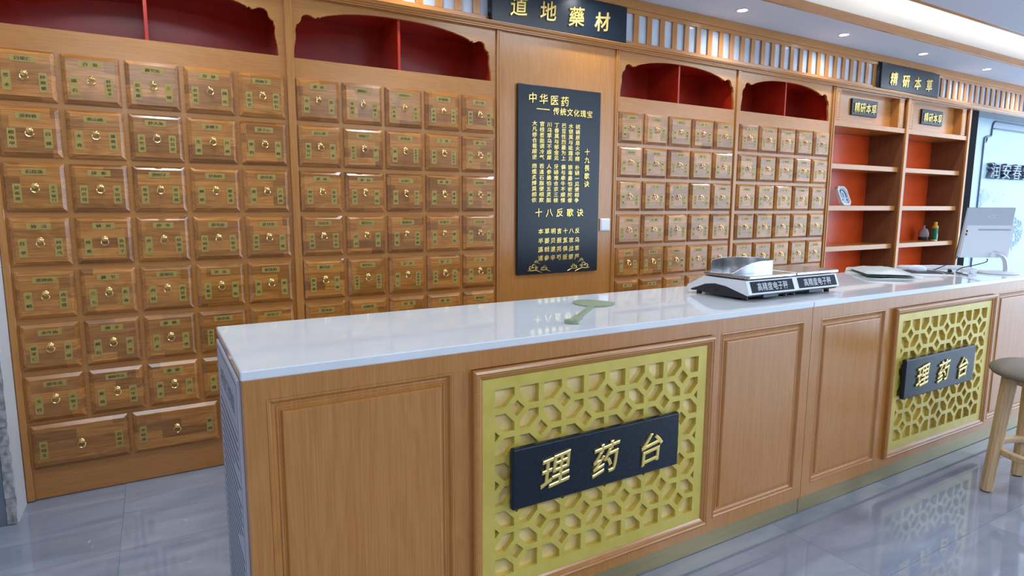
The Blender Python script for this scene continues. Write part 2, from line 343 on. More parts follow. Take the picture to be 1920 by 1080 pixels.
# ------------------------------------------------------------------ drawer cabinets
Q = .2394
dm = M(); hw, hh = .1095, .107
dm.profile(-hw, hw, -hh, hh, 0, [(0, -.024), (0, -.0145), (.0015, -.0130), (.0165, -.0012), (.0175, .0015), (.0175, .0015)])
DMESH = dm.mesh('drawer', DRAW)
dw = M().profile(-.190, .190, -.1045, .1045, 0, [(0, -.024), (0, -.0145), (.0015, -.0130), (.0165, -.0012), (.0175, .0015), (.0175, .0015)])
DWIDE = dw.mesh('wide_drawer', DRAW)
rp_ = M()
def ylathe(mb, prof, cx, cz, n=14, mi=0):
    mb.rings([[(cx+r*math.cos(2*PI*i/n), y, cz+r*math.sin(2*PI*i/n)) for i in range(n)] for r, y in prof], False, True, mi)
ylathe(rp_, [(.0125, -.0015), (.0125, -.0032), (.0095, -.0048), (.0065, -.010), (.0085, -.0135), (.0072, -.0168), (.0028, -.0185)], 0, .007)
ring_pts = [(.0142*math.sin(a), -.0125-.004*(1-math.cos(a))*.5, -.0075+.0142*math.cos(a)) for a in [2*PI*i/18 for i in range(18)]]
rp_.tube(ring_pts, .0024, 6, 0, True)
RING = rp_.mesh('ring_pull', BRASS, 50)
_plates = {}
def plate_mesh(text, vertical):
    key = (text, vertical)
    if key in _plates: return _plates[key]
    w_, h_ = (.0305, .083) if vertical else (.088, .0275)
    mb = M(); mb.yprism(rrect(-w_/2, w_/2, -h_/2, h_/2, .0035, 2), 0, -.0012, 0)
    n = len(text); rnd = random.Random(text)
    for i, ch in enumerate(text):
        if vertical:
            step = {2: .041, 3: .0235, 4: .0185, 5: .0155}.get(n, .02); s = {2: .0185, 3: .0178, 4: .0158, 5: .0135}.get(n, .018)
            glyph(mb, ch, 0, (n-1)*step/2-i*step, s*1.18, s*.92, -.0015, 0, 1, rise=.07)
        else:
            step = {2: .037, 3: .0205, 4: .0165, 5: .014}.get(n, .02); s = {2: .0178, 3: .0178, 4: .0148, 5: .012}.get(n, .018)
            glyph(mb, ch, -(n-1)*step/2+i*step, 0, s*1.2, s*.92, -.0015, 0, 1, rise=.07)
    _plates[key] = mb.mesh('label_plate', [PLATE, INK]); return _plates[key]
random.seed(11)
def add_drawer(t, x, z, texts, wide=False):
    d = link('drawer', DWIDE if wide else DMESH, t, loc(t, (x, 0, z)))
    link('ring_pull', RING, d, (0, 0, .0))
    j = lambda: random.uniform(-.0012, .0012)
    if wide:
        for sx, tx, dz in ((-1, texts[0], -.012), (1, texts[1], -.012)): p = link('label_plate', plate_mesh(tx, True), d, (sx*.147+j(), -.0015, dz+j()))
    else:
        link('label_plate', plate_mesh(texts[0], False), d, (j(), -.0015, .067+j()))
        for sx in (-1, 1):
            p = link('label_plate', plate_mesh(texts[1 if sx < 0 else 2], True), d, (sx*.0638+j(), -.0015, -.0275+j())); p.rotation_euler.y = random.uniform(-.015, .015)
    return d
# half outline of the scalloped arch, from the crown outwards: (dx, z)
ARCH = [(0, 2.409), (.08, 2.4085), (.16, 2.405), (.24, 2.398), (.32, 2.386), (.40, 2.368), (.437, 2.355), (.443, 2.347), (.449, 2.353), (.457, 2.350), (.463, 2.343), (.470, 2.345), (.478, 2.347), (.486, 2.352),
        (.496, 2.356), (.508, 2.357), (.520, 2.355), (.531, 2.349), (.538, 2.340), (.5405, 2.328), (.545, 2.316), (.553, 2.307), (.562, 2.302), (.566, 2.299), (.5655, 2.287), (.570, 2.281), (.572, 2.272), (.5705, 2.258),
        (.5695, 2.243), (.5715, 2.225), (.5755, 2.205), (.579, 2.185), (.5815, 2.163), (.582, 2.145), (.582, 2.132)]
NICHE_D = .36
def cabinet(xl, xr, ring0, nc, herbs, label, wide_text=None, left_stile=None, right_stile=None):
    t = thing('medicine_cabinet', label, 'cabinet', ((xl+xr)/2, .022, 0), 'medicine drawer cabinets'); ox, oy = -(xl+xr)/2, -.022
    def bx(n, a, b, y0, y1, z0, z1, mm, c=0): return M().box(a+ox, b+ox, y0+oy, y1+oy, z0, z1, 0, c).obj(n, mm, t)
    bx('front_frame', xl, xr, .022, .040, .145, 2.132, WOODH)
    bx('kick_board', xl, xr, .024, .042, .004, .145, WOODH)
    mb = M()
    for a, b in ((xl, xl+.018), (xr-.018, xr)): mb.box(a+ox, b+ox, .040+oy, .39+oy, .004, 2.44)
    mb.box(xl+.018+ox, xr-.018+ox, .385+oy, .39+oy, .004, 2.44)
    mb.obj('carcass', DARKW, t)
    xc = nc+ox; o_ = [(xc-dx, z) for dx, z in reversed(ARCH[1:])]+[(xc+dx, z) for dx, z in ARCH]
    pts = [(xl+ox, 2.132), (xl+ox, 2.44), (xr+ox, 2.44), (xr+ox, 2.132)]+list(reversed(o_))
    M().yprism(pts, .022+oy, .040+oy).obj('arch_fascia', WOODH, t)
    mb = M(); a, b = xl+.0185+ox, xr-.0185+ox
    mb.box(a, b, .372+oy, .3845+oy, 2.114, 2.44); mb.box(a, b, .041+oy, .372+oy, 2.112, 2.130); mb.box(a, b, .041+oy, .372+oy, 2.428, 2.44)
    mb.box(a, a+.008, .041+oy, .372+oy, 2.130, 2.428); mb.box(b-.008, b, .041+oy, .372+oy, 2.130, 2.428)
    mb.obj('niche_lining', NICHE_RED, t)
    bx('niche_divider', nc-.008, nc+.008, .045, .371, 2.1305, 2.4275, NICHE_RED, .001)
    for a, b in filter(None, (left_stile, right_stile)):
        bx('stile', a, b, .008, .0215, .004, 2.438, WOOD, .003)
    for j in range(7):
        for i in range(5):
            tx = (herbs[j][i] if j < len(herbs) else '||').split('|')
            add_drawer(t, ring0+i*.24, 1.923-j*Q, tx)
    for i in range(3):
        add_drawer(t, ring0+.082+i*.3965, .2565, (wide_text[i] if wide_text else '|').split('|'), True)
    return t
cabinet(.114, 1.3452, .2597, .729, HERB_A, 'medicine drawer cabinet at the far left end beside the white wall', WIDE_A, left_stile=(.114, .142))
cabinet(1.3455, 2.6028, 1.5007, 1.971, HERB_B, 'medicine drawer cabinet immediately left of the tall black verse board', None, (1.346, 1.385), (2.588, 2.6025))
cabinet(3.5432, 4.7632, 3.6763, 4.160, HERB_D, 'medicine drawer cabinet immediately right of the white wall switch', None, (3.5435, 3.559), None)
cabinet(4.7635, 6.0398, 4.9273, 5.405, HERB_E, 'medicine drawer cabinet touching the open red shelves', None, (4.764, 4.800), (6.022, 6.0395))

# plain panelled bay with the verse board
t = thing('panelled_bay', 'plain upright wood bay that carries the tall black verse board', 'cabinet', (3.073, .02, 0))
M().box(-.455, .455, 0, .018, .145, 2.437).obj('face_panel', WOOD, t); M().box(-.455, .455, .002, .02, .004, .145).obj('kick_board', WOODH, t)
M().box(-.4695, -.4555, -.012, .02, .004, 2.437, 0, .003).obj('stile', WOOD, t); M().box(.4555, .4695, -.012, .02, .004, 2.437, 0, .003).obj('stile', WOOD, t)
M().box(-.455, .455, .021, .37, .004, 2.437).obj('carcass', DARKW, t)

t = thing('verse_board', 'tall black board of raised gold verses hanging on the plain wood bay', 'sign', (3.063, .02, 1.528)); ox, oz = -3.063, -1.528; Y0 = -.001-.02
M().box(2.733+ox, 3.393+ox, -.001-.02, .0185-.02, .920+oz, 2.136+oz, 0, .003).obj('board', NAVY, t)
def gold_line(t, chars, pos, s, name, sx=1.0, depth=.006, y=Y0, mm=GOLDL, rise=.1, ox=0, oz=0):
    mb = M()
    for ch, (x, z) in zip(chars, pos): glyph(mb, ch, x+ox, z+oz, s*sx, s, y, s*1.0 if depth is None else depth/.096, 0, rise=rise)
    return mb.obj(name, mm, t)
gold_line(t, '中华医药', [(2.840+i*.083, 2.055-i*.001) for i in range(4)], .067, 'title_lettering', 1.0, ox=ox, oz=oz)
gold_line(t, '传统文化瑰宝', [(3.022+i*.0545, 1.985) for i in range(6)], .050, 'subtitle_lettering', ox=ox, oz=oz)
M().box(2.868+ox, 2.972+ox, Y0-.005, Y0, 1.986+oz, 1.993+oz, 0, .002).obj('dash', GOLDL, t)
for c in range(7):                                     # columns read from right to left
    x = 3.200-c*.0572
    ch = POEM[c*2]+POEM[c*2+1]
    zs = [1.897-i*.0352 for i in range(7)]+[1.629-i*.0366 for i in range(7)]
    for h_ in (0, 7): gold_line(t, ch[h_:h_+7], [(x, z) for z in zs[h_:h_+7]], .033, 'verse_column', 1.18, .004, ox=ox, oz=oz)
gold_line(t, '十九畏歌诀', [(3.280, 1.735-i*.0535) for i in range(5)], .045, 'heading_column', 1.0, ox=ox, oz=oz)
gold_line(t, '十八反歌诀', [(2.893+i*.084, 1.327) for i in range(5)], .058, 'heading_lettering', 1.0, ox=ox, oz=oz)
for r_, (s_, z) in enumerate(zip(FAN, (1.204, 1.141, 1.083, 1.026))):
    gold_line(t, s_, [(2.912+i*.0497, z) for i in range(7)], .0385, 'verse_line', 1.06, .004, ox=ox, oz=oz)
for sgn, cx in ((1, 2.893), (-1, 3.237)):               # pair of cloud scrolls at the foot
    for (dx, dz, s) in ((-.04, -.004, 1.0), (.048, -.008, .72), (-.015, .038, .42)):
        mb = M(); q = lambda u, v: (cx+sgn*(dx+u*s)+ox, Y0-.003, .965+dz+v*s+oz)
        for (u0, v0, r0) in ((-.02, .0, .014), (.006, .01, .017), (.028, -.002, .011)):
            mb.tube([q(u0+r0*(1-k/22)*math.cos(k*.42), v0+r0*(1-k/22)*math.sin(k*.42)) for k in range(18)], .0022*max(s, .6), 5)
        mb.tube([q(-.04, -.014), q(-.01, -.017), q(.02, -.014), q(.05, -.024), q(.075, -.034)], [.003*s, .004*s, .004*s, .003*s, .001], 5)
        mb.obj('cloud_scroll', GOLDL, t, 60)
t = thing('light_switch', 'white square wall switch right of the verse board', 'switch', (3.463, .0, 1.24))
M().box(-.044, .044, .008, .0195, -.044, .044, 0, .003).obj('plate', PLASTIC, t); M().box(-.036, .036, .004, .008, -.036, .036, 0, .002).obj('rocker', PLASTIC, t)

# header signs
def header(x0, x1, z0, z1, text, xs, s, label, zc):
    cx, cz = (x0+x1)/2, (z0+z1)/2
    t = thing('header_sign', label, 'sign', (cx, -.02, cz), 'black header signs under the ceiling')
    M().box(x0-cx, x1-cx, 0, .0235, z0-cz, z1-cz, 0, .003).obj('board', NAVY, t)
    for ch, x in zip(text, xs):
        mb = M(); glyph(mb, ch, x-cx, zc-cz, s, s, -.0005, .08, 0, rise=.12, lean=.06); mb.obj('character', GOLDL, t)
header(2.538, 3.586, 2.477, 2.714, '道地藥材', (2.722, 2.938, 3.158, 3.372), .128, 'black header sign with four gold characters above the verse board bay', 2.588)
header(6.692, 7.733, 2.482, 2.714, '精研本草', (6.895, 7.110, 7.320, 7.535), .125, 'black header sign with four gold characters above the open red shelves', 2.585)

# ------------------------------------------------------------------ open shelves
def shelf_unit(xa, xb, label, sign_x, sign_label, st_l, st_r):
    xc = (xa+xb)/2; t = thing('display_shelf', label, 'shelf', (xc, .02, 0), 'open red-backed shelf units')
    def bx(n, a, b, y0, y1, z0, z1, mm, c=.0015): return M().box(a-xc, b-xc, y0-.02, y1-.02, z0, z1, 0, c).obj(n, mm, t)
    bx('side_panel', xa-.012, xa, .022, .38, .004, 2.437, DARKW, 0); bx('side_panel', xb, xb+.012, .022, .38, .004, 2.437, DARKW, 0)
    for a, b in (st_l, st_r):
        if a is not None: bx('stile', a, b, .0, .0215, .004, 2.437, WOOD, .003)
    bx('back_panel', xa+.001, xb-.001, .362, .372, .05, 2.098, RED, 0)
    bx('base_plinth', xa+.001, xb-.001, .03, .36, .004, .10, WOODH)
    for z in (1.722, 1.336, .951, .56): bx('shelf_board', xa+.002, xb-.002, .05, .361, z, z+.047, WOODH)
    bx('cross_beam', xa+.001, xb-.001, .012, .36, 2.100, 2.146, WOODH)
    bx('upper_back', xa+.001, xb-.001, .096, .104, 2.147, 2.436, WOODH, 0)
    bx('upper_top', xa+.001, xb-.001, .022, .095, 2.426, 2.436, WOODH, 0)
    for a, b in ((xa+.004, xa+.094), (xb-.136, xb-.046)):   # fluted pilasters with a sunk field
        mb = M().box(a-xc, b-xc, -.001, .0755, 2.147, 2.4255)
        mb.profile(a-xc+.004, b-xc-.004, 2.152, 2.421, -.001, [(0, 0), (.003, .004), (.012, .004), (.016, .001), (.021, .001), (.025, .004), (.026, .004)])
        mb.obj('pilaster', WOODH, t)
    s = thing('shelf_sign', sign_label, 'sign', (sign_x, .09, 2.305), 'small black signs over the red shelves')
    M().box(-.211, .211, -.012, .0055, -.076, .076, 0, .004).obj('board', NAVY, s)
    for k, ch in enumerate('精研本草'):
        mb = M(); glyph(mb, ch, -.135+k*.092, -.002, .088, .096, -.0125, .07, 0, rise=.12); mb.obj('character', GOLDL, s)
    return t
shelf_unit(6.054, 7.243, 'open red-backed wooden shelf unit beside the drawer cabinets, holding the white gauge', 6.632, 'small black gold-lettered sign over the left red shelf unit', (6.0405, 6.055), (7.240, 7.290))
shelf_unit(7.290, 8.490, 'open red-backed wooden shelf unit beside the pale blue wall, holding the two bottles', 7.868, 'small black gold-lettered sign over the right red shelf unit', (None, None), (8.488, 8.530))

# gauge, jar and bottle on the shelves
t = thing('wall_gauge', 'white eight-sided dial gauge leaning on the middle left red shelf', 'gauge', (6.62, .175, 1.3835)); t.rotation_euler = (R(-22), 0, R(6))
W2, H2, ch = .094, .205, .034
octo = lambda k: [(-W2+ch+k, k), (W2-ch-k, k), (W2-k, ch+k*.6), (W2-k, H2-ch-k*.6), (W2-ch-k, H2-k), (-W2+ch+k, H2-k), (-W2+k, H2-ch-k*.6), (-W2+k, ch+k*.6)]
mb = M(); mb.rings([[(u, .030, v) for u, v in octo(.006)], [(u, .026, v) for u, v in octo(0)], [(u, -.006, v) for u, v in octo(0)], [(u, -.010, v) for u, v in octo(.004)], [(u, -.010, v) for u, v in octo(.018)], [(u, .004, v) for u, v in octo(.022)]], True, True)
mb.obj('case', PLASTIC, t)
M().yprism(octo(.0225), .0038, .0028).obj('dial_face', mat('dial_blue', (.42, .55, .66), .4), t)
mb = M(); mb.tube([(.052*math.cos(R(a)), .001, .108+.062*math.sin(R(a))) for a in range(-20, 201, 11)], .0045, 5); mb.obj('scale_arc', BLACKP, t)
M().tube([(0, .001, .09), (-.006, .001, .135)], .0022, 5).obj('needle', BLACKP, t)
ylathe(mb := M(), [(.009, .002), (.009, -.002), (.006, -.003)], -.045, .062, 10); ylathe(mb, [(.009, .002), (.009, -.002), (.006, -.003)], .045, .062, 10); mb.obj('dial_screw', mat('navy_dot', (.02, .03, .12), .4), t)
M().box(.05, .066, -.001, .003, .03, .05, 0, .002).obj('red_mark', mat('pale_red', (.7, .18, .15), .5), t)
t = thing('apothecary_jar', 'grey domed jar with a dark foot and knotted top on the right red shelf', 'jar', (8.265, .25, .9985))
M().lathe([(.044, 0), (.050, .004), (.050, .036), (.048, .038)], n=28).obj('foot', BLACKP, t, 40)
M().lathe([(.049, .038), (.050, .05), (.049, .085), (.044, .108), (.032, .126), (.014, .135), (.009, .138)], n=28).obj('body', mat('grey_cloth', (.36, .32, .33), .7), t, 50)
mb = M().lathe([(.009, .138), (.007, .148), (.011, .158), (.016, .166), (.008, .163)], n=12); mb.obj('knotted_top', mat('clear_wrap', (.6, .56, .57), .3), t, 60)
lb = M(); L0 = [(.0505*math.cos(R(a)), .0505*math.sin(R(a))) for a in range(-80, -30, 10)]
lb.rings([[(x, y, .042) for x, y in L0], [(x, y, .088) for x, y in L0]], False, False); lb.f.pop(); lb.m.pop()
lb.obj('paper_label', mat('label_paper', (.75, .74, .72), .6), t)
L0 = [(.0509*math.cos(R(a)), .0509*math.sin(R(a))) for a in range(-66, -44, 5)]; lb = M()
lb.rings([[(x, y, .052) for x, y in L0], [(x, y, .078) for x, y in L0]], False, False); lb.f.pop(); lb.m.pop()
lb.obj('label_print', INK, t)
t = thing('green_bottle', 'green bottle with yellow cap and shoulder beside the grey jar', 'bottle', (8.245, .125, .9985))
M().lathe([(.026, 0), (.029, .003), (.029, .012)], n=24).obj('base_ring', PLASTIC, t, 40)
M().lathe([(.029, .012), (.0292, .014), (.0292, .138), (.029, .14)], n=24).obj('sleeve', mat('bottle_green', (.006, .16, .06), .35), t, 40)
M().lathe([(.029, .14), (.030, .142), (.030, .160), (.026, .168), (.018, .175), (.0155, .178)], n=24).obj('shoulder', mat('bottle_yellow', (.55, .36, .02), .35), t, 40)
M().lathe([(.0155, .178), (.017, .180), (.017, .207), (.015, .210)], n=20).obj('cap', mat('cap_yellow', (.72, .38, .03), .4), t, 40)
L0 = [(.0296*math.cos(R(a)), .0296*math.sin(R(a))) for a in range(-105, -30, 12)]; lb = M()
lb.rings([[(x, y, .020) for x, y in L0], [(x, y, .080) for x, y in L0]], False, False); lb.f.pop(); lb.m.pop(); lb.obj('paper_label', mat('label_lilac', (.55, .58, .75), .5), t)

# ------------------------------------------------------------------ pale blue feature wall at the right
struct(M().box(8.535, 8.75, .03, .40, .004, 2.437).obj('dark_gap_block', DKGREY))  # solid near-black block; the darkness of the gap is put into its colour
struct(M().box(8.75, FX1, .25, .40, .004, 2.4375).obj('trim_6', TVW)).name = 'wall_feature'
t = thing('wall_frame', 'slim dark frame with stepped corners on the pale blue wall', 'frame', (10.6, .25, 1.5)); ox, oz = -10.6, -1.5
LINE = mat('slate_line', (.10, .14, .20), .35)
left = [(9.443, .14), (9.443, 2.185)]+arc(9.463, 2.185, .02, 180, 90, 5)+[(9.50, 2.222), (9.60, 2.232)]+[(9.612, 2.245), (9.614, 2.30), (9.622, 2.36), (9.645, 2.395), (9.69, 2.412)]
out = left+[(11.8-(x-9.443), z) for x, z in reversed(left)]
M().tube([(x+ox, -.006, z+oz) for x, z in out+[out[0]]], .011, 6).obj('outer_line', LINE, t, 50)
M().box(9.66+ox, 11.55+ox, -.014, -.0005, 2.318+oz, 2.332+oz, 0, .003).obj('inner_bar', LINE, t)
M().box(9.64+ox, 11.57+ox, -.006, -.0004, 2.335+oz, 2.402+oz).obj('band', mat('band_grey', (.33, .42, .50), .4), t)
M().tube([(9.455+ox, -.006, 2.16+oz), (9.50+ox, -.006, 2.155+oz), (9.515+ox, -.006, 2.19+oz), (9.512+ox, -.006, 2.225+oz)], .008, 6).obj('corner_hook', LINE, t, 50)
t = thing('wall_lettering', 'standing silver characters on the pale blue wall', 'sign', (10.2, .249, 1.82))
for k, ch_ in enumerate('润安春堂'):
    mb = M(); glyph(mb, ch_, 9.705+k*.292-10.2, .0, .262, .205, -.003, .55, 0, rise=0); mb.obj('character', LETS, t)
t = thing('wall_mural', 'faint grey print of a gabled house and trees on the pale blue wall', 'mural', (10.3, .2485, 1.4)); ox, oz = -10.3, -1.4
PRN = mat('mural_print', (.27, .37, .45), .5); PRL = mat('mural_pale', (.36, .48, .56), .5)
def flat(pts, name, mm, y=0): M().add([(x+ox, y, z+oz) for x, z in pts], [tuple(range(len(pts)))]).obj(name, mm, t)
flat([(9.585, 1.615), (9.80, 1.50), (9.77, 1.49), (9.50, 1.36), (9.455, 1.36)], 'roof_slope', PRL)
mb = M(); random.seed(8)
for k in range(46):
    x0, z0 = random.uniform(9.47, 9.56), random.uniform(1.36, 1.60); s = random.uniform(.008, .018)
    mb.add([(x0+s*math.cos(a)+ox, -.0004-k*6e-6, z0+s*math.sin(a)+oz) for a in (0, 1.3, 2.5, 3.8, 5.1)], [(0, 1, 2, 3, 4)])
o = mb.obj('left_bush', PRN, t); o['kind'] = 'stuff'
mb = M()
for k in range(330):
    a = random.uniform(0, 2*PI); rr = math.sqrt(random.random()); x0, z0 = 10.52+.26*rr*math.cos(a), 1.05+.20*rr*math.sin(a); s = random.uniform(.007, .02)
    mb.add([(x0+s*math.cos(b)+ox, -.0004-k*6e-6, z0+s*math.sin(b)+oz) for b in (0, 1.3, 2.5, 3.8, 5.1)], [(0, 1, 2, 3, 4)])
o = mb.obj('tree_crown', PRN, t); o['kind'] = 'stuff'
flat([(10.50, .80), (10.53, .80), (10.528, .95), (10.505, .95)], 'tree_trunk', PRN, -.0002)
mb = M()
for k in range(22):
    x0, z0 = random.uniform(9.62, 10.15), random.uniform(1.42, 1.56); x1, z1 = x0+random.uniform(-.05, .07), z0+random.uniform(.01, .05)
    mb.add([(x0+ox, -.0003, z0+oz), (x0+.006+ox, -.0003, z0+oz), (x1+.003+ox, -.0003, z1+oz), (x1+ox, -.0003, z1+oz)], [(0, 1, 2, 3)])
for k in range(16):
    x0, z0 = random.uniform(9.50, 9.68), random.uniform(1.95, 2.04); x1, z1 = x0+random.uniform(-.04, .04), z0+random.uniform(-.04, .03)
    mb.add([(x0+ox, -.0003, z0+oz), (x0+.005+ox, -.0003, z0+oz), (x1+.003+ox, -.0003, z1+oz), (x1+ox, -.0003, z1+oz)], [(0, 1, 2, 3)])
o = mb.obj('twigs', PRN, t); o['kind'] = 'stuff'

# ------------------------------------------------------------------ service counters
YF = -1.829; YB = -1.19; ZT = .970
RAISED = [(0, .0125), (.001, .0150), (.006, .0155), (.010, .0125), (.015, .0045), (.022, .0025), (.025, .0055), (.029, .0055), (.031, .0028), (.034, .0030), (.039, .0105), (.043, .0118), (.044, .0118)]
FRAME = [(0, 0), (0, .016), (.003, .021), (.010, .024), (.014, .021), (.018, .021), (.022, .016), (.027, .014), (.033, .009), (.0335, -.012)]
def lattice_mesh(gx0, gx1, gz0, gz1, nx0, nz0, px, pz, cols, rows):
    """pierced sheet: grid bars with a diamond at every other crossing"""
    bar, dia, cut = .0100, .0265, .0535
    cu = bpy.data.curves.new('lattice', 'CURVE'); cu.dimensions = '2D'; cu.fill_mode = 'BOTH'; cu.extrude = .0095
    def spl(pts):
        s = cu.splines.new('POLY'); s.points.add(len(pts)-1); s.use_cyclic_u = True
        for p, q in zip(s.points, pts): p.co = (q[0], q[1], 0, 1)
    spl([(gx0, gz0), (gx1, gz0), (gx1, gz1), (gx0, gz1)])
    dmd = lambda k, m_: (k+m_) % 2 == 0 and 0 < m_ < rows
    for k in range(cols):
        for m_ in range(rows):
            x0, x1, z1, z0 = nx0+k*px, nx0+(k+1)*px, nz0-m_*pz, nz0-(m_+1)*pz
            P = []
            for (x, z, sx, sz, kk, mm) in ((x0, z0, 1, 1, k, m_+1), (x1, z0, -1, 1, k+1, m_+1), (x1, z1, -1, -1, k+1, m_), (x0, z1, 1, -1, k, m_)):
                if dmd(kk, mm):
                    a = (x+sx*bar, z+sz*(cut-bar)); b = (x+sx*(cut-bar), z+sz*bar)
                    P += [a, b] if sx*sz > 0 else [b, a]
                else: P.append((x+sx*bar, z+sz*bar))
            spl(P)
    for k in range(cols+1):
        for m_ in range(1, rows):
            if not dmd(k, m_): continue
            x, z = nx0+k*px, nz0-m_*pz
            if k == 0: spl([(x+bar, z-dia+bar), (x+dia, z), (x+bar, z+dia-bar)])
            elif k == cols: spl([(x-bar, z-dia+bar), (x-bar, z+dia-bar), (x-dia, z)])
            else: spl([(x-dia, z), (x, z-dia), (x+dia, z), (x, z+dia)])
    o = bpy.data.objects.new('lattice', cu); col.objects.link(o); bpy.context.view_layer.update()
    me0 = o.evaluated_get(bpy.context.evaluated_depsgraph_get()).to_mesh()
    vs = [(v.co.x, -v.co.z, v.co.y) for v in me0.vertices]; fs = [tuple(p.vertices) for p in me0.polygons]
    bpy.data.objects.remove(o); bpy.data.curves.remove(cu)
    return vs, fs
def counter(xa, xb, panels, lat, label, slab_label, plq, plq_label):
    xc = (xa+xb)/2; t = thing('service_counter', label, 'counter', (xc, (YF+YB)/2, 0), 'wooden service counters'); yc = (YF+YB)/2
    f0, f1 = YF-yc, YB-.02-yc
    M().box(xa-xc+.0006, xb-xc-.0006, f0+.0142, f1, .078, ZT-.0255).obj('body', WOOD, t)
    spans = sorted(list(panels)+[lat]); ed = [xa+.0006]+[v for sp_ in spans for v in sp_]+[xb-.0006]
    for k in range(0, len(ed), 2): M().box(ed[k]-xc, ed[k+1]-xc, f0, f0+.014, .131, .890).obj('stile', WOOD, t)
    M().box(xa-xc+.0006, xb-xc-.0006, f0, f0+.014, .890, ZT-.0255).obj('top_rail', WOOD, t)
    M().box(xa-xc+.0006, xb-xc-.0006, f0, f0+.014, .078, .131).obj('bottom_rail', WOOD, t)
    M().box(xa-xc+.001, xb-xc-.001, f0+.008, f1-.01, .003, .0775).obj('skirting', SKIRT, t)
    for a, b in panels:
        M().profile(a-xc, b-xc, .131, .890, f0+.0141, RAISED).obj('raised_panel', WOOD, t)
    a, b = lat
    M().profile(a-xc, b-xc, .125, .888, f0, FRAME, False).obj('lattice_frame', WOODH, t)
    lx = (a+b)/2
    gx0, gx1, gz0, gz1 = a+.0335, b-.0335, .1585, .8545
    bw = M().box(gx0-xc, gx1-xc, f0+.0105, f0+.0138, gz0, gz1); bw.obj('lattice_backing', GOLDB, t)
    px, pz = .0892, .0797
    vs, fs = lattice_mesh(gx0, gx1, gz0, gz1, lx-5*px, .8285, px, pz, 10, 8)
    M().add([(x-xc, f0+.0005+y, z) for x, y, z in vs], fs).obj('lattice_panel', GOLDP, t)
    s = M().box(xa-(.003 if xa < 1 else 0), xb-.0008, YF-.003, YB, ZT-.0255, ZT, 0, .003).obj('countertop', QUARTZ); tag(s, slab_label, 'countertop', 'white countertops')
    p = thing('name_plaque', plq_label, 'sign', ((plq[0]+plq[1])/2, YF-.0175, .5275), 'black gold-lettered counter plaques'); w2 = (plq[1]-plq[0])/2
    mb = M().box(-w2, w2, -.020, .0005, -.1005, .1005, 0, .004)
    mb.profile(-w2+.003, w2-.003, -.0975, .0975, -.0195, [(0, 0), (.003, .0015), (.005, .0015)]); mb.obj('board', NAVY, p)
    for k, ch_ in enumerate('理药台'):
        mb = M(); glyph(mb, ch_, -.195+k*.2055, .004-.005*k, .118, .118, -.0212, .075, 0, rise=.16, lean=.10); mb.obj('character', GOLDL, p)
    return t
counter(.860, 3.130, [(.913, 1.429), (2.561, 3.077)], (1.486, 2.512), 'near wooden service counter with raised panels and gold lattice', 'white quartz top of the near counter, under the green leaf-shaped tool',
        (1.610, 2.318), 'black gold-lettered plaque on the lattice of the near counter')
counter(3.1315, 5.455, [(3.194, 3.702), (4.872, 5.392)], (3.768, 4.796), 'far wooden service counter standing behind the wooden stool', 'white quartz top of the far counter, under the computer screen',
        (3.852, 4.560), 'black gold-lettered plaque on the lattice of the far counter')
# notice on the end of the counter
t = thing('notice_board', 'white printed notice board on the left end of the near counter', 'notice', (.8585, -1.51, .50))
M().box(-.006, .002, -.27, .285, -.47, .435, 0, .001).obj('sheet', mat('notice_paper', (.50, .49, .57), .45), t)
mb = M(); PRT = mat('notice_print', (.10, .10, .13), .6)
for k, ch_ in enumerate('中药房工作制度'):
    vs, fs = GLY[ch_, 'f']; mb.add([(-.0064, .165-k*.055-x*.05, .345+z*.062) for x, z, d in vs], fs)
mb.obj('heading_print', PRT, t)
mb = M(); random.seed(3)
for k in range(26):
    z = .255-k*.0265; e = random.choice((.22, .22, .1, .16, .22)); mb.box(-.0066, -.006, -e, .225, z, z+.008)
for a, b, c, d in ((-.255, .27, .417, .420), (-.255, .27, -.455, -.452), (-.255, -.252, -.455, .42), (.267, .27, -.455, .42), (-.24, .25, .285, .287)): mb.box(-.0065, -.006, a, b, c, d)
o = mb.obj('body_print', PRT, t); o['kind'] = 'stuff'

# ------------------------------------------------------------------ things on the counter
ZC = ZT+.0004
# sage green leaf-shaped tool
t = thing('leaf_shaped_tool', 'sage green leaf-headed plastic tool lying on the near white countertop', 'tool', (2.09, -1.56, ZC))
def cat(pts, n=6):
    out = []
    for i in range(len(pts)):
        p0, p1, p2, p3 = [Vector((*pts[(i+k) % len(pts)], 0)) for k in (-1, 0, 1, 2)]
        for s in range(n):
            u = s/n; q = .5*((2*p1)+(p2-p0)*u+(2*p0-5*p1+4*p2-p3)*u*u+(3*p1-p0-3*p2+p3)*u**3); out.append((q.x, q.y))
    return out
head = [(2.190, -1.475), (2.178, -1.430), (2.180, -1.388), (2.203, -1.350), (2.247, -1.328), (2.288, -1.345), (2.320, -1.388), (2.338, -1.445), (2.325, -1.475), (2.285, -1.500), (2.250, -1.506), (2.212, -1.497)]
hp = [(x-2.09, y+1.56) for x, y in cat(head, 5)]
M().rings([[(x*.99+.001, y*.99, .0) for x, y in hp], [(x, y, .002) for x, y in hp], [(x, y, .0045) for x, y in hp], [(x*.985+.002, y*.985, .006) for x, y in hp]], True, True).obj('leaf_head', SAGE, t, 40)
a0, a1 = Vector((2.200-2.09, -1.484+1.56, 0)), Vector((1.936-2.09, -1.716+1.56, 0)); d = (a1-a0).normalized(); nn = Vector((-d.y, d.x, 0))
prof = [(0, .011), (.12, .0095), (.22, .0105), (.245, .0155), (.35, .0175)]
lo, hi = [], []
for s_, w_ in prof: lo.append(a0+d*s_-nn*w_); hi.append(a0+d*s_+nn*w_)
M().zprism([(p.x, p.y) for p in lo+hi[::-1]], .0002, .008).obj('handle', SAGE, t)
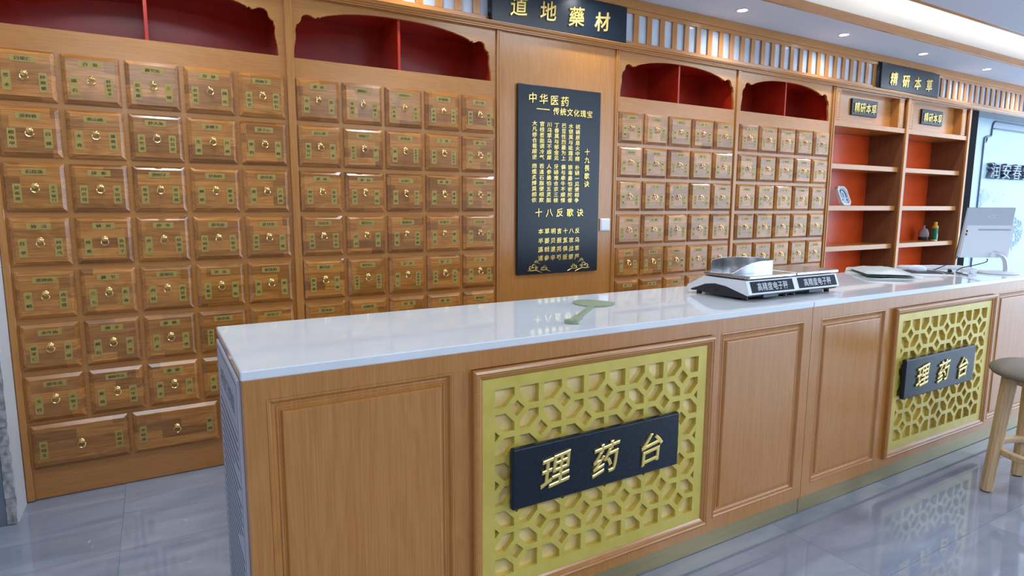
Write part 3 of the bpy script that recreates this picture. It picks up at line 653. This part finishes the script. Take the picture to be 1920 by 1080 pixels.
M().zprism([(p.x, p.y) for p in [a0+d*.02-nn*.003, a0+d*.235-nn*.003, a0+d*.235+nn*.003, a0+d*.02+nn*.003]], .008, .0105).obj('rib', SAGE, t)
cu = bpy.data.curves.new('end', 'CURVE'); cu.dimensions = '2D'; cu.fill_mode = 'BOTH'; cu.extrude = .0065
e0 = a0+d*.360
def spl(pts):
    s = cu.splines.new('POLY'); s.points.add(len(pts)-1); s.use_cyclic_u = True
    for p, q in zip(s.points, pts): p.co = (q[0], q[1], 0, 1)
spl([((e0+nn*(.026*math.cos(a))+d*(.017*math.sin(a))).x, (e0+nn*(.026*math.cos(a))+d*(.017*math.sin(a))).y) for a in [2*PI*k/24 for k in range(24)]])
for sg in (-1, 1): spl([((e0+nn*(sg*.0115+.0055*math.cos(a))+d*(.0055*math.sin(a))).x, (e0+nn*(sg*.0115+.0055*math.cos(a))+d*(.0055*math.sin(a))).y) for a in [2*PI*k/12 for k in range(12)]])
o = bpy.data.objects.new('end', cu); col.objects.link(o); bpy.context.view_layer.update()
me0 = o.evaluated_get(bpy.context.evaluated_depsgraph_get()).to_mesh()
vs = [(v.co.x, v.co.y, v.co.z+.0067) for v in me0.vertices]; fs = [tuple(p.vertices) for p in me0.polygons]
bpy.data.objects.remove(o); bpy.data.curves.remove(cu)
M().add(vs, fs).obj('pierced_end', SAGE, t)

# two counter scales side by side; profile in (y, z), feet on the slab
STRIP = mat('strip_black', (.006, .011, .02), .45, 0, .15)
def scale(x0, x1, label, yo):
    xc = (x0+x1)/2; w2 = (x1-x0)/2-.001; t = thing('counter_scale', label, 'scale', (xc, -1.53+yo, ZC), 'white counter scales')
    sk = lambda y, z, ins=0: None
    top = [(-.172, .030), (-.168, .026), (.165, .018), (.178, .022), (.178, .034), (.080, .088), (-.142, .088)]
    under = [(.165, .018), (.10, .030), (.05, .052), (.0, .060), (-.06, .052), (-.12, .036), (-.168, .022)]
    body = [(-.174, .030), (-.152, .088), (.080, .088), (.178, .036), (.178, .022), (.165, .020), (.12, .033), (.07, .052), (.015, .060), (-.05, .054), (-.11, .038), (-.165, .024)]
    M().prism(body, lambda u, v: (-w2, u, v), lambda u, v: (w2, u, v)).obj('housing', PLASTIC, t)
    low = [(-.168, .0225), (-.11, .0355), (-.05, .0515), (.015, .0575), (.07, .0495), (.12, .0305), (.163, .0185), (.155, .013), (.11, .017), (.08, .012), (-.04, .009), (-.13, .010), (-.155, .016)]
    M().prism(low, lambda u, v: (-w2+.006, u, v), lambda u, v: (w2-.006, u, v)).obj('underbody', BLACKP, t)
    M().box(-w2+.004, -w2+.0065, .0, .02, .026, .038, 0, .001).obj('power_socket', INK, t)
    M().box(-w2+.10, -w2+.20, -.169, -.14, .011, .024, 0, .001).obj('battery_hatch', mat('hatch_grey', (.045, .055, .07), .4), t)
    for sx in (-1, 1):
        for sy in (-.13, .13): M().lathe([(.012, 0), (.013, .003), (.011, .0145)], (sx*(w2-.03), sy, 0), 12).obj('foot', BLACKP, t, 40)
    # front label strip on the slanted face
    n = Vector((0, -.058, -.022)).normalized(); n = Vector((0, -.935, .355)); f = lambda u, s, k=0: (u, -.174+s*.022-.935*k, .030+s*.058+.355*k)
    mb = M(); P_ = [(-w2+.022, .10), (w2-.016, .10), (w2-.016, .90), (-w2+.022, .90)]
    mb.prism(P_, lambda u, s: f(u, s, .0002), lambda u, s: f(u, s, .0012)); mb.obj('label_strip', STRIP, t)
    mb = M()
    for k, ch_ in enumerate('高精度电子秤'):
        vs, fs = GLY[ch_, 'f']; mb.add([f(-.083+k*.0345+x*.0335, .5+z*.62, .0016) for x, z, d_ in vs], fs)
    mb.obj('strip_lettering', PLASTIC, t)
    M().box(-w2+.03, w2-.03, -.12, .10, .0882, .094).obj('pan_support', BLACKP, t)
    mb = M().box(-w2+.004, w2-.004, -.168, .085, .0945, .1085, 0, .003); mb.obj('steel_platter', STEEL, t)
    return t
scale(2.868, 3.193, 'white counter scale with the steel scoop pan on it', 0)
scale(3.1945, 3.5195, 'white counter scale with a bare steel platter, right of the scoop pan', .004)
t = thing('scoop_pan', 'steel scoop pan with an open mouth resting on the left counter scale', 'pan', (3.025, -1.525, ZC+.1088))
t.scale = (1.07, 1.05, .88)
half = [(-.155, .048), (-.10, .070), (-.03, .094), (.04, .108)]+[(.05+.108*math.cos(R(a)), .108*math.sin(R(a))) for a in range(84, -1, -12)]
half = [(half[i][0]+(half[i+1][0]-half[i][0])*s_/4, half[i][1]+(half[i+1][1]-half[i][1])*s_/4) for i in range(4) for s_ in range(4)]+half[4:]
wall = [(x, y) for x, y in half]+[(x, -y) for x, y in reversed(half[:-1])]
rotp = lambda x, y: (x*math.cos(R(10))-y*math.sin(R(10)), x*math.sin(R(10))+y*math.cos(R(10)))
nW = len(wall); H = []
for i, (x, y) in enumerate(wall):
    h = .060
    if y < 0 and x < .03: h = max(.004, .060*math.sin(PI/2*min(1, (x+.155)/.15))) if x > -.155 else .003
    H.append(h)
mb = M(); q = lambda p, z, k=0: (*rotp(p[0], p[1]), z)
inn = [(x*.985, y*.985) for x, y in wall]
vs = [q(p, .0) for p in wall]+[q(p, h) for p, h in zip(wall, H)]+[q(p, h) for p, h in zip(inn, H)]+[q(p, .0012) for p in inn]
fs = [(k*nW+i, k*nW+i+1, (k+1)*nW+i+1, (k+1)*nW+i) for k in range(3) for i in range(nW-1)]+[tuple(range(nW)), tuple(range(3*nW, 4*nW)), (0, nW, 2*nW, 3*nW), (nW-1, 2*nW-1, 3*nW-1, 4*nW-1), (0, 3*nW, 4*nW-1, nW-1)]
mb.add(vs, fs); mb.obj('bowl', STEEL, t, 40)
L_ = [q(p, h) for p, h in zip([(x*.9925, y*.9925) for x, y in wall], H)]
M().tube(L_, .0016, 6).obj('rolled_rim', STEEL, t, 60)

# herb pouches, papers, mouse and pad
def pouch(label, c, L, W, rot, z0, mm, thick, seed):
    t = tag(M_pouch(L, W, thick, seed).obj('herb_pouch', mm, None, 60), label, 'pouch', 'flat herb pouches on the counter'); t.location = (c[0], c[1], z0); t.rotation_euler = (0, 0, R(rot)); return t
def M_pouch(L, W, th, seed):
    rnd = random.Random(seed); mb = M(); nx, ny = 16, 10; top, bot = [], []
    for i in range(nx+1):
        for j in range(ny+1):
            u, v = i/nx*2-1, j/ny*2-1; e = max(0, (1-u**4))*max(0, (1-v**4)); x, y = u*L/2, v*W/2
            top.append((x, y, .0012+th*e*(.80+.20*math.sin(x*38+seed)*math.cos(y*44+2*seed))+.0016*rnd.random())); bot.append((x, y, .0))
    n = (nx+1)*(ny+1); fs = []
    for i in range(nx):
        for j in range(ny):
            a = i*(ny+1)+j; fs += [(a, a+ny+1, a+ny+2, a+1), (n+a, n+a+1, n+a+ny+2, n+a+ny+1)]
    ed = [i*(ny+1) for i in range(nx+1)]+[nx*(ny+1)+j for j in range(1, ny+1)]+[i*(ny+1)+ny for i in range(nx-1, -1, -1)]+[j for j in range(ny-1, 0, -1)]
    for k in range(len(ed)): a, b = ed[k], ed[(k+1) % len(ed)]; fs.append((a, b, n+b, n+a))
    return mb.add(top+bot, fs)
FOIL = noise_mat('white_foil', (.60, .66, .62), (.74, .79, .76), (18, 18, 18), .28)
FOILG = noise_mat('green_foil', (.10, .17, .13), (.17, .26, .2), (18, 18, 18), .3)
pouch('white foil herb pouch at the bottom of the pile, poking out towards the red shelves', (4.56, -1.25), .40, .26, 30, ZC, FOIL, .005, 3)
pouch('dark green herb pouch in the middle of the pile', (4.455, -1.382), .38, .24, 44, ZC+.0085, FOILG, .008, 1)
pouch('white foil herb pouch on top of the pile', (4.465, -1.372), .40, .26, 46, ZC+.0195, FOIL, .024, 2)
PAPER = mat('paper', (.74, .76, .78), .5)
def sheet(label, pts, z):
    cx, cy = sum(p[0] for p in pts)/len(pts), sum(p[1] for p in pts)/len(pts)
    o = M().zprism([(x-cx, y-cy) for x, y in pts], 0, .0008).obj('paper_sheet', PAPER); o.location = (cx, cy, z); return tag(o, label, 'paper', 'loose papers on the counter')
sheet('white paper sheet under the herb pouches', [(4.19, -1.49), (4.39, -1.62), (4.60, -1.60), (4.40, -1.52)], ZC)
sheet('white paper sheet under the edge of the black mouse pad', [(4.60, -1.55), (4.72, -1.40), (4.90, -1.53), (4.78, -1.66)], ZC)
o = M().zprism(rrect(-.13, .13, -.105, .105, .012), 0, .003).obj('mouse_pad', mat('pad_black', (.012, .013, .018), .6)); o.location = (4.845, -1.425, ZC+.0011); o.rotation_euler = (0, 0, R(-40)); tag(o, 'black mouse pad under the white mouse', 'mouse pad')
t = thing('computer_mouse', 'white computer mouse on the black pad', 'mouse', (4.86, -1.385, ZC+.0043), None, R(-30))
L = []
for k, (s, z) in enumerate(((.96, 0), (1, .006), (.97, .016), (.86, .026), (.62, .033), (.3, .036))): L.append([(.058*s*math.cos(a)*(1 if z < .02 else .96)-.004*k*.5, .031*s*math.sin(a), z) for a in [2*PI*i/22 for i in range(22)]])
M().rings(L, True, True).obj('shell', PLASTIC, t, 70)
M().box(.018, .036, -.003, .003, .0255, .0325, 0, .002).obj('scroll_wheel', mat('wheel_grey', (.3, .3, .33), .5), t)
t = thing('keyboard', 'slim white keyboard behind the mouse pad', 'keyboard', (5.17, -1.335, ZC), None, R(-30))
M().box(-.215, .215, -.062, .062, 0, .012, 0, .003).obj('base', PLASTIC, t)
km = M().box(-.0068, .0068, -.0068, .0068, .0121, .0165, 0, .001).mesh('key', PLASTIC)
for i in range(24):
    for j in range(6): link('key', km, t, (-.196+i*.017, -.047+j*.0185, 0))
# screen seen from behind
U = Vector((.8632, -.5048, 0)); V = Vector((.5048, .8632, 0))            # across the screen; away from the viewer
B0 = Vector((5.207, -1.676, ZC))
t = thing('desktop_screen', 'white desktop computer screen seen from behind on a curved arm', 'monitor', B0)
BM = Matrix(((U.x, V.x, 0), (U.y, V.y, 0), (0, 0, 1)))
def uvz(u, v, z): return tuple(BM @ Vector((u, v, z)))
mb = M(); L = [[uvz(.112*s*math.cos(a), .112*s*math.sin(a), z) for a in [2*PI*i/36 for i in range(36)]] for s, z in ((.97, 0), (1, .003), (.98, .009), (.86, .012))]
mb.rings(L, True, True).obj('base_disc', PLASTIC, t, 40)
ALU = mat('aluminium', (.66, .68, .72), .3, .6)
M().tube([uvz(.050, 0, .011), uvz(.048, 0, .04), uvz(.042, .002, .072), uvz(.030, .006, .098), uvz(.008, .014, .116), uvz(-.012, .03, .124)], [.014, .0135, .013, .0125, .012, .012], 14).obj('arm', ALU, t, 60)
SC = -.068; tl = .16
def sp(u, v, z): return uvz(SC+u, .058+v-tl*(z-.095), z)
def slab(name, u0, u1, v0, v1, z0, z1, mm, ins=0):
    P_ = [(u0, v0), (u1, v0), (u1, v1), (u0, v1)]
    M().rings([[sp(u, v, z0) for u, v in P_], [sp(u*(1-ins), v, z1) for u, v in P_]], True, True).obj(name, mm, t)
slab('rear_shell', -.152, .148, -.004, .008, .092, .402, mat('pale_grey_plastic', (.52, .56, .62), .3), .03)
slab('front_glass', -.155, .150, .0085, .0125, .090, .403, BLACKP, .03)
slab('rear_housing', -.150, .147, -.026, -.0045, .093, .294, PLASTIC, .02)
slab('vent_strip', -.075, .125, -.0275, -.0265, .262, .272, mat('vent_grey', (.45, .46, .52), .5))
for z in (.232, .252): slab('port', -.1475, -.1385, -.0275, -.0265, z, z+.013, INK)
slab('hinge_block', .03, .075, -.04, -.0265, .096, .128, PLASTIC)
slab('rating_sticker', .09, .13, -.0275, -.0265, .105, .130, PAPER)
mb = M()
for k, ch_ in enumerate('AOC'):
    vs, fs = GLY[ch_, 'f']; mb.add([sp(-.012+k*.019+(x+.2*z)*.024, -.0052, .349+z*.034) for x, z, d_ in vs], fs)
mb.obj('rear_lettering', mat('pale_letter', (.85, .87, .9), .3), t)
# cables
def cable(name, label, pts, r, mm):
    pts = [Vector(p) for p in pts]; out = []
    for i in range(len(pts)-1):
        p0, p1, p2, p3 = pts[max(i-1, 0)], pts[i], pts[i+1], pts[min(i+2, len(pts)-1)]
        for s in range(6):
            u = s/6; out.append(.5*((2*p1)+(p2-p0)*u+(2*p0-5*p1+4*p2-p3)*u*u+(3*p1-p0-3*p2+p3)*u**3))
    out.append(pts[-1]); o = M().tube(out, r, 6).obj(name, mm, None, 60); return tag(o, label, 'cable', 'cables on the counter')
zc = ZC+.0035
cable('power_cable', 'black cable running from the screen past the keyboard', [(5.190, -1.622, ZC+.086), (5.180, -1.622, ZC+.066), (5.12, -1.585, ZC+.045), (5.04, -1.55, ZC+.028), (4.99, -1.545, ZC+.006), (4.95, -1.58, zc), (4.87, -1.66, zc)], .003, BLACKP)
cable('signal_cable', 'black cable dropping from the left corner of the screen towards the mouse pad', [(5.049, -1.519, ZC+.102), (5.03, -1.512, ZC+.075), (4.995, -1.485, ZC+.045), (4.97, -1.45, ZC+.02), (4.955, -1.42, zc+.001), (4.90, -1.37, zc), (4.87, -1.32, zc)], .003, BLACKP)
cable('coiled_cable', 'bundle of white cable heaped in front of the screen base', [(5.02+.055*math.cos(k*.9)*(1+.1*math.sin(k)), -1.60+.035*math.sin(k*.9), zc+.0006*k+.003*math.sin(k*2.1)+.003) for k in range(34)], .0024, PLASTIC)
cable('mouse_cable', 'thin white cable trailing from the mouse towards the counter edge', [(4.915, -1.418, ZC+.010), (4.93, -1.45, zc+.004), (4.90, -1.50, zc+.001), (4.83, -1.55, zc+.0012), (4.755, -1.61, zc)], .0016, PLASTIC)
t = thing('cable_adapter', 'small black plug adapter lying by the white cable bundle', 'adapter', (5.00, -1.505, ZC+.0), None, R(25))
M().box(-.04, .04, -.011, .011, 0, .018, 0, .004).obj('block', BLACKP, t)

# ------------------------------------------------------------------ stool
t = thing('bar_stool', 'wooden stool with a round taupe cushion in front of the far counter', 'stool', (4.308, -2.315, 0))
L = []; n = 40
for r_, z in ((.14, .572), (.205, .574), (.236, .584), (.247, .598), (.243, .612), (.222, .626), (.17, .637), (.09, .642), (.02, .643)): L.append([(r_*math.cos(2*PI*i/n), .02+r_*math.sin(2*PI*i/n), z) for i in range(n)])
M().rings(L, True, True).obj('cushion', FABRIC, t, 60)
M().lathe([(.17, .545), (.178, .547), (.178, .571), (.17, .5718)], (0, .01, 0), 32).obj('seat_ring', BEECH, t, 40)
for sx in (-1, 1):
    for sy in (-1, 1):
        f = Vector((sx*.172, sy*.172, 0)); tp = Vector((sx*.132, sy*.132+.01, .5715)); dr = Vector((sx, sy, 0)).normalized(); sd = Vector((-dr.y, dr.x, 0)); LL = []
        for s in (0, .004, .5, 1):
            c = f.lerp(tp, s if s > .004 else s); z = .006 if s == 0 else c.z+.006*(1-s); a, b = (.027, .022) if s <= .004 else ((.029, .024) if s == .5 else (.036, .026))
            if s == 0: a, b = a*.94, b*.94
            oc = [(-a, -b*.6), (-a*.6, -b), (a*.6, -b), (a, -b*.6), (a, b*.6), (a*.6, b), (-a*.6, b), (-a, b*.6)]
            LL.append([Vector((c.x, c.y, z if s < 1 else .5715))+sd*u+dr*v for u, v in oc])
        lg = M().rings(LL, True, True).obj('leg', BEECH, t)
        M().zprism([(f.x+.020*math.cos(q_), f.y+.020*math.sin(q_)) for q_ in [2*PI*i/12 for i in range(12)]], 0, .006).obj('foot_pad', BLACKP, lg)
mb = M(); n = 40; L = [[(r_*math.cos(2*PI*i/n), .004+r_*math.sin(2*PI*i/n), z) for i in range(n)] for r_, z in ((.183, .196), (.208, .196), (.212, .200), (.212, .222), (.208, .226), (.183, .226), (.180, .222), (.180, .200), (.183, .196))]
mb.rings(L, False, False).obj('foot_ring', BEECH, t, 40)

# ------------------------------------------------------------------ downlights
GLOW = mat('downlight_glow', (1, 1, 1), .5, emit=(.90, .96, 1.0), strength=14)
for k, x in enumerate((.77, 2.015, 3.262, 4.508, 5.757, 7.003, 8.250, 9.50)):
    pos = ['above the far left drawer cabinet', 'above the second drawer cabinet', 'above the verse board', 'above the drawer cabinet beside the switch', 'above the drawer cabinet beside the red shelves', 'above the left red shelf unit', 'above the dark gap by the blue wall', 'above the pale blue wall'][k]
    t = thing('downlight', 'round white recessed downlight in the ceiling '+pos, 'light', (x, -.211, 2.79), 'row of ceiling downlights')
    M().lathe([(.034, -.0005), (.046, -.0005), (.047, -.003), (.042, -.005), (.036, -.0035)], n=28, cap=False).obj('trim_ring', PLASTIC, t, 40)
    M().lathe([(.0355, -.0008), (.0355, -.0022), (.030, -.0028)], n=28).obj('lens', GLOW, t, 40)
    l = bpy.data.lights.new('downlight_beam', 'SPOT'); l.energy = 34; l.color = (.88, .94, 1); l.spot_size = R(150); l.spot_blend = 1; l.shadow_soft_size = .03
    o = bpy.data.objects.new('downlight_beam', l); col.objects.link(o); o.location = (x, -.211, 2.782)
